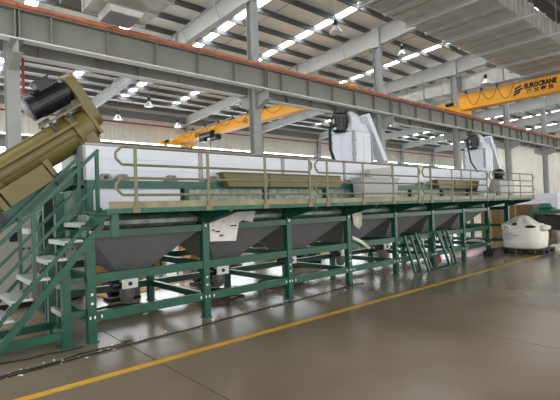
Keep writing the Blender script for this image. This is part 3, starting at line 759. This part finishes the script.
for i, w in enumerate((.1, .22, .4, .3, .2)):
    z = .7 - .06 * i
    MB().box(BX - .55, BX - .51, BYb + .4 - w, BYb + .4, z, z + .022).build('print_line', 'ink_blue', bg, 0)

# cartons beyond the machine
def carton(x, y, z, w, dp, h, label, m='cardboard_dark', group='cardboard boxes beyond the machine'):
    t = thing('carton', (x, y, z), label, 'box', group)
    MB().box(x - w / 2, x + w / 2, y - dp / 2, y + dp / 2, z, z + h).build('body', m, t, 0)
    MB().box(x - w / 2 - .002, x + w / 2 + .002, y - .03, y + .03, z + .002, z + h + .002).build('tape', 'cardboard', t, 0)
    for s in (-1, 1):
        MB().box(x - w / 2 + .01, x + w / 2 - .01, y + s * dp / 4 - dp / 4 + .01, y + s * dp / 4 + dp / 4 - .01, z + h + .0021, z + h + .006).build('flap', m, t, 0)
carton(20.2, 8.3, 0, .9, .85, .72, 'brown carton at the bottom of the stack behind the end post')
carton(20.2, 8.3, .727, .9, .85, .7, 'brown carton on top of the stack behind the end post')
carton(22.6, 8.1, 0, 1.1, 1.5, .75, 'wide brown carton on the floor behind the bulk bag')
carton(22.6, 8.1, .757, 1.1, 1.5, .7, 'wide brown carton stacked above behind the bulk bag')
carton(24.4, 7.6, .0, .8, .8, 1.25, 'tall narrow brown carton right of the bulk bag')

# green bench machine at the right edge
t = thing('green_bench_machine', (22.2, 6.3, 0), 'green steel bench machine at the right edge beyond the bulk bag', 'machine')
for x in (21.2, 23.2):
    for yy in (5.3, 7.1): MB().box(x - .05, x + .05, yy - .05, yy + .05, 0, 1.95 if yy < 6 else 1.05).build('leg', 'green_paint', t, 0)
MB().box(21.1, 23.3, 5.2, 7.2, 1.05, 1.2).build('table', 'green_worn', t, 0)
MB().box(21.1, 23.3, 5.2, 5.4, 1.95, 2.05).build('top_beam', 'green_paint', t, 0)
MB().tube([(21.6, 6.7, 1.2), (21.6, 6.7, 1.32), (21.6, 6.7, 1.5)], [.22, .3, .2], 18).build('drum', 'green_worn', t)
MB().box(21.2, 23.2, 5.9, 6.9, .35, .95).build('gear_case', 'black_motor', t, 0)
t = thing('white_unit', (27.1, 8.3, 0), 'white cabinet unit standing behind the green bench at right', 'cabinet')
MB().box(26.5, 27.7, 7.6, 9.0, .08, 2.0).build('body', 'white_panel', t, 0)
MB().box(26.55, 27.65, 7.65, 8.95, 0, .08).build('plinth', 'pallet_black', t, 0)
MB().box(26.475, 26.498, 7.8, 8.8, .3, 1.8).build('door', 'white_panel', t, 0)
bd = MB().box(18.6, 20.2, 4.95, 5.35, 0, .05).build('floor_board', 'plastic_film', None, 0)
tag(bd, 'pale flat board lying on the floor right of the bulk bag', 'board')
tag(blob(16.6, 4.75, 0, [(.5, .3, 0), (.48, .3, .07), (.3, .2, .15), (.1, .1, .17)], .9, 24, .08, 3).build('film_scrap', 'plastic_film', None, 60), 'crumpled clear film scrap on the floor beside the pallet', 'film')
tag(blob(13.6, 6.5, 0, [(.7, .35, 0), (.68, .34, .12), (.5, .25, .26), (.2, .1, .3)], .9, 30, .08, 5).build('pink_sack', 'pink_film', None, 60), 'pale pink sack slumped under the right end of the tank', 'sack')
tag(blob(15.0, 6.9, 0, [(.55, .35, 0), (.55, .34, .15), (.4, .25, .34), (.15, .1, .38)], .9, 30, .08, 6).build('pink_sack', 'pink_film', None, 60), 'pale pink sack between the last posts under the walkway', 'sack')
tag(blob(13.75, 5.72, 0, [(.4, .22, 0), (.38, .22, .1), (.25, .15, .2), (.1, .06, .22)], .9, 26, .12, 7).build('netting_heap', 'pallet_black', None, 60), 'dark heap of netting on the floor before the pink sacks', 'netting')
tag(blob(12.05, 6.75, 0, [(.24, .16, 0), (.23, .15, .06), (.17, .1, .13), (.06, .04, .15)], .9, 26, .09, 8).build('red_white_sack', 'red_film', None, 60), 'small red sack lying under the tank beside the leaning frames', 'sack')

# things standing behind the machine
def cabinet(x, y, w, dp, h, m, label, dark=True):
    t = thing('control_cabinet', (x, y, 0), label, 'cabinet')
    MB().box(x - w / 2, x + w / 2, y - dp / 2, y + dp / 2, .1, h).build('body', m, t, 0)
    MB().box(x - w / 2 + .02, x + w / 2 - .02, y - dp / 2 + .02, y + dp / 2 - .02, 0, .1).build('plinth', 'pallet_black', t, 0)
    dr = MB().box(x - w / 2 + .03, x + w / 2 - .03, y - dp / 2 - .02, y - dp / 2 - .0005, .15, h - .05).build('door', m, t, 0)
    MB().box(x + w / 2 - .1, x + w / 2 - .06, y - dp / 2 - .05, y - dp / 2 - .0205, h * .5, h * .5 + .15).build('handle', 'black_motor', dr, 0)
    if dark:
        MB().box(x - w / 4, x - w / 4 + .14, y - dp / 2 - .03, y - dp / 2 - .0205, h * .62, h * .62 + .18).build('display', 'black_motor', dr, 0)
        for i in range(3): MB().cyl((x - .1 + .09 * i, y - dp / 2 - .035, h * .55), (x - .1 + .09 * i, y - dp / 2 - .0205, h * .55), .02, 10).build('button', 'black_motor', dr)
cabinet(1.75, 9.6, .95, .5, 2.0, 'cabinet_grey', 'grey control cabinet behind the lower stairs')
cabinet(2.62, 9.6, .42, .4, 1.85, 'white_panel', 'narrow white control cabinet behind the upper stairs')
cabinet(.95, 9.9, .5, .5, 1.75, 'white_panel', 'white cabinet at the left edge behind the stairs')
t = thing('green_gear_unit', (2.0, 8.6, 0), 'green round gear unit with pale top behind the stairs', 'machine')
MB().cyl((2.0, 8.35, 1.62), (2.0, 8.75, 1.62), .2, 24).build('round_case', 'green_worn', t)
MB().cyl((2.0, 8.31, 1.62), (2.0, 8.35, 1.62), .12, 20).build('hub', 'panel_trim', t)
MB().box(1.75, 2.25, 8.4, 8.7, 1.83, 1.9).build('top_plate', 'wood', t, 0)
MB().box(1.85, 2.15, 8.42, 8.68, 0, 1.45).build('pedestal', 'green_paint', t, 0)
t = thing('maroon_drum', (1.98, 9.0, 0), 'maroon drum standing behind the stairs', 'drum')
MB().lathe((1.98, 9.0, 0), [(.16, 0), (.18, .02), (.18, .3), (.19, .31), (.19, .33), (.18, .34), (.18, .95), (.16, .97)], 20).build('shell', 'maroon_paint', t)
MB().lathe((1.98, 9.0, .97), [(.15, 0), (.15, .02)], 20).build('lid', 'maroon_paint', t)
spots = [(3.9, 11.3, .9, .7, .5, 'cardboard', 'open brown carton on the floor behind the first hopper'),
         (5.6, 12.9, 1.2, .8, .45, 'wood', 'low pale wooden crate behind the second hopper'),
         (8.0, 13.6, 1.1, .8, .75, 'cardboard', 'brown carton behind the third hopper by the column'),
         (9.9, 14.2, 1.0, .8, .6, 'white_panel', 'white carton behind the third hopper'),
         (12.4, 13.2, 1.3, .9, .8, 'wood', 'pale wooden crate behind the fourth hopper'),
         (15.2, 14.0, 1.2, 1.0, .7, 'cardboard', 'brown carton behind the fifth hopper'),
         (18.2, 13.8, 1.6, 1.0, .9, 'wood', 'long wooden crate behind the sixth hopper'),
         (21.5, 13.4, 1.4, 1.0, 1.0, 'cardboard', 'brown carton behind the seventh hopper'),
         (6.9, 17.2, 1.6, 1.0, 1.1, 'cabinet_grey', 'grey crate far behind the tank at left'),
         (13.0, 19.0, 2.0, 1.1, 1.2, 'cardboard', 'brown crate far behind the tank in the middle'),
         (19.5, 19.5, 2.0, 1.1, 1.3, 'cabinet_grey', 'grey crate far behind the tank at right')]
for (x, y, w, dp, hh, m, lb) in spots: carton(x, y, 0, w, dp, hh, lb, m, 'boxes behind the tank')
def trestle(x, y, label):
    t = thing('trestle', (x, y, 0), label, 'trestle', 'orange trestles behind the tank')
    for s in (-1, 1):
        for q in (-1, 1): MB().bar((x + s * .4, y + q * .25, 0), (x + s * .36, y + q * .04, .72), .05, .05, (1, 0, 0)).build('leg', 'orange_paint', t, 0)
    MB().box(x - .5, x + .5, y - .05, y + .05, .72, .8).build('top_bar', 'orange_paint', t, 0)
trestle(2.5, 10.5, 'orange trestle behind the tank near the stairs')
trestle(6.7, 11.8, 'orange trestle behind the tank under the second hopper')
trestle(12.9, 11.2, 'orange trestle behind the tank right of the fourth post')
def hose(pts, r, label, name='hose'):
    P = []
    for i in range(len(pts) - 1):
        p0, p1, p2, p3 = (Vector(pts[max(0, min(len(pts) - 1, j))]) for j in (i - 1, i, i + 1, i + 2))
        for s in range(6):
            t = s / 6
            P.append(.5 * ((2 * p1) + (p2 - p0) * t + (2 * p0 - 5 * p1 + 4 * p2 - p3) * t * t + (3 * p1 - p0 - 3 * p2 + p3) * t ** 3))
    P.append(Vector(pts[-1]))
    return tag(MB().tube(P, r, 7).build(name, 'black_rubber'), label, 'cable' if name == 'floor_cable' else 'hose')
rnd = random.Random(5)
def wavy(x0, x1, y0, y1, n, amp, z): return [(x0 + (x1 - x0) * i / n, y0 + (y1 - y0) * i / n + rnd.uniform(-amp, amp), z) for i in range(n + 1)]
hose(wavy(.3, 7.6, 5.36, 5.98, 16, .025, .01), .009, 'black cable trailing along the floor in front of the posts', 'floor_cable')
hose(wavy(.3, 1.75, 5.98, 5.9, 7, .03, .008), .008, 'short black cable on the floor under the stairs', 'floor_cable')
hose(wavy(.45, 2.3, 5.44, 5.68, 8, .03, .008), .007, 'thin black cable beside the longer cable at bottom left', 'floor_cable')
for (a, b, lb) in ((2.2, 3.5, 'first'), (4.0, 5.3, 'second'), (5.8, 7.0, 'third')):
    pts = []
    for i in range(26):
        an = i * .75; rr = .22 + .1 * math.sin(i * 1.7)
        pts.append(((a + b) / 2 + .5 * math.cos(an) * (1 + .3 * math.sin(i)), 7.3 + rr * math.sin(an), .03 + .004 * i))
    hose(pts, .022, 'tangled black hose on the floor below the ' + lb + ' hopper')
# paint chips along the cable
rnd = random.Random(11)
ch = None
for i in range(46):
    x = rnd.choice((rnd.uniform(.5, 3.4), rnd.uniform(.8, 2.2), rnd.uniform(2, 7)))
    yy = 5.42 + .085 * (x - .3) + rnd.uniform(-.12, .16)
    s = rnd.uniform(.006, .015)
    if ch is None:
        ch = MB().hexa([(x - .02, yy - .012, .0005), (x + .02, yy - .015, .0005), (x + .017, yy + .014, .0005), (x - .014, yy + .01, .0005)], [(x - .017, yy - .01, .008), (x + .016, yy - .01, .006), (x + .012, yy + .01, .007), (x - .012, yy + .008, .005)]).build('paint_chip', 'debris_white', None, 0)
        tag(ch, 'small white chip of debris on the floor along the black cables', 'debris', 'white chips along the floor cables'); x0, y0 = x, yy
    else:
        c = again(ch, (x - x0, yy - y0, 0)); c.scale = (s / .015, s / .015, 1); c.rotation_euler.z = rnd.uniform(0, 6)

# red stub pipe by the first column, dark unit under the roof, cardboard sheets behind the machine
t = thing('red_pipe_stub', (2.45, 12.5, 4.9), 'short red vertical pipe hanging beside the leftmost column', 'pipe')
MB().tube([(2.45, 12.7, 4.95), (2.45, 12.7, 5.81)], .035, 10).build('pipe', 'red_pipe', t)
MB().tube([(2.45, 12.7, 4.88), (2.45, 12.7, 4.95)], .055, 10).build('end_cap', 'red_pipe', t)
t = thing('roof_unit', (4.6, 15.9, 9.0), 'dark brown box unit hanging under the roof at top left', 'heater')
MB().box(4.3, 5.0, 15.5, 16.2, 9.1, 9.5).build('casing', 'dark_roof', t, 0)
for x in (4.4, 4.9): MB().tube([(x, 15.9, 9.5), (x, 15.9, rtop(15.9) + PD + .004)], .012, 5).build('hanger_rod', 'panel_trim', t)
for (x, y, w, dp, lb) in ((3.75, 9.3, 1.3, .8, 'right of the orange trestle'), (5.5, 9.9, 1.4, 1.0, 'behind the second front post'), (7.2, 9.9, 1.6, .9, 'behind the third hopper'), (11.4, 10.2, 2.0, 1.0, 'behind the fifth front post')):
    tag(MB().hexa([(x - w / 2, y - dp / 2, .001), (x + w / 2, y - dp / 2 + .1, .001), (x + w / 2 - .1, y + dp / 2, .001), (x - w / 2 - .1, y + dp / 2 - .05, .001)], [(x - w / 2, y - dp / 2, .012), (x + w / 2, y - dp / 2 + .1, .012), (x + w / 2 - .1, y + dp / 2, .03), (x - w / 2 - .1, y + dp / 2 - .05, .012)]).build('cardboard_sheet', 'cardboard', None, 0), 'flat cardboard sheet on the floor ' + lb, 'cardboard', 'cardboard sheets on the floor')

# timber, pipes and gear units lying behind the tank
def plank_stack(x, y, w, lb, m='wood'):
    t = thing('timber_stack', (x, y, 0), lb, 'timber', 'timber stacks behind the tank')
    for xx in (x - w * .35, x + w * .35): MB().box(xx - .06, xx + .06, y - .3, y + .3, 0, .1).build('bearer', 'wood', t, 0)
    for lvl in range(2):
        for q in range(3):
            dx = rnd.uniform(-.12, .12)
            MB().box(x - w / 2 + dx, x + w / 2 + dx, y - .29 + q * .2, y - .11 + q * .2, .1 + lvl * .06, .155 + lvl * .06).build('plank', m, t, 0)
for (x, y, w, lb) in ((3.9, 10.55, 1.4, 'low stack of pale planks behind the first hopper'), (7.0, 10.9, 1.9, 'low stack of pale planks behind the second hopper'), (10.1, 11.15, 2.2, 'low stack of pale planks behind the fourth hopper'), (14.9, 11.5, 2.4, 'low stack of pale planks behind the fifth hopper')):
    plank_stack(x, y, w, lb)
def gear_unit(x, y, lb):
    t = thing('gear_motor', (x, y, 0), lb, 'motor', 'black gear motors on the floor behind the tank')
    MB().box(x - .3, x + .3, y - .2, y + .2, 0, .05).build('skid', 'pallet_black', t, 0)
    MB().tube([(x - .28, y, .24), (x - .26, y, .24), (x + .1, y, .24)], [.13, .17, .17], 18).build('motor', 'black_motor', t)
    MB().box(x + .1, x + .3, y - .17, y + .17, .05, .44).build('gearbox', 'pump_steel', t, 0)
    MB().box(x - .16, x, y - .09, y + .09, .4, .5).build('terminal_box', 'black_motor', t, 0)
for (x, y, lb) in ((3.3, 8.6, 'black gear motor on the floor behind the first hopper outlet'), (5.3, 8.75, 'black gear motor on the floor behind the third front post'), (8.55, 9.1, 'black gear motor on the floor behind the fourth front post'), (9.4, 9.4, 'black gear motor on the floor left of the leaning frames'), (13.3, 9.6, 'black gear motor on the floor right of the leaning frames')):
    gear_unit(x, y, lb)
def pipe_rack(x, y, w, h, lb):
    t = thing('pipe_rack', (x, y, 0), lb, 'rack', 'racks of pale pipes behind the tank')
    for xx in (x - w * .4, x + w * .4):
        for q in (-.25, .25): MB().box(xx - .03, xx + .03, y + q - .03, y + q + .03, 0, h).build('upright', 'green_paint', t, 0)
        MB().box(xx - .03, xx + .03, y - .28, y + .28, h, h + .05).build('rest', 'green_paint', t, 0)
    for q in range(4): MB().tube([(x - w / 2, y - .18 + .12 * q, h + .1), (x + w / 2, y - .18 + .12 * q, h + .1)], .05, 10).build('pipe', 'wood' if q % 2 else 'cabinet_grey', t)
pipe_rack(4.5, 12.1, 3.0, .55, 'rack of pale pipes standing behind the first two hoppers')
pipe_rack(11.3, 15.3, 3.6, .6, 'rack of pale pipes standing behind the third and fourth hoppers')
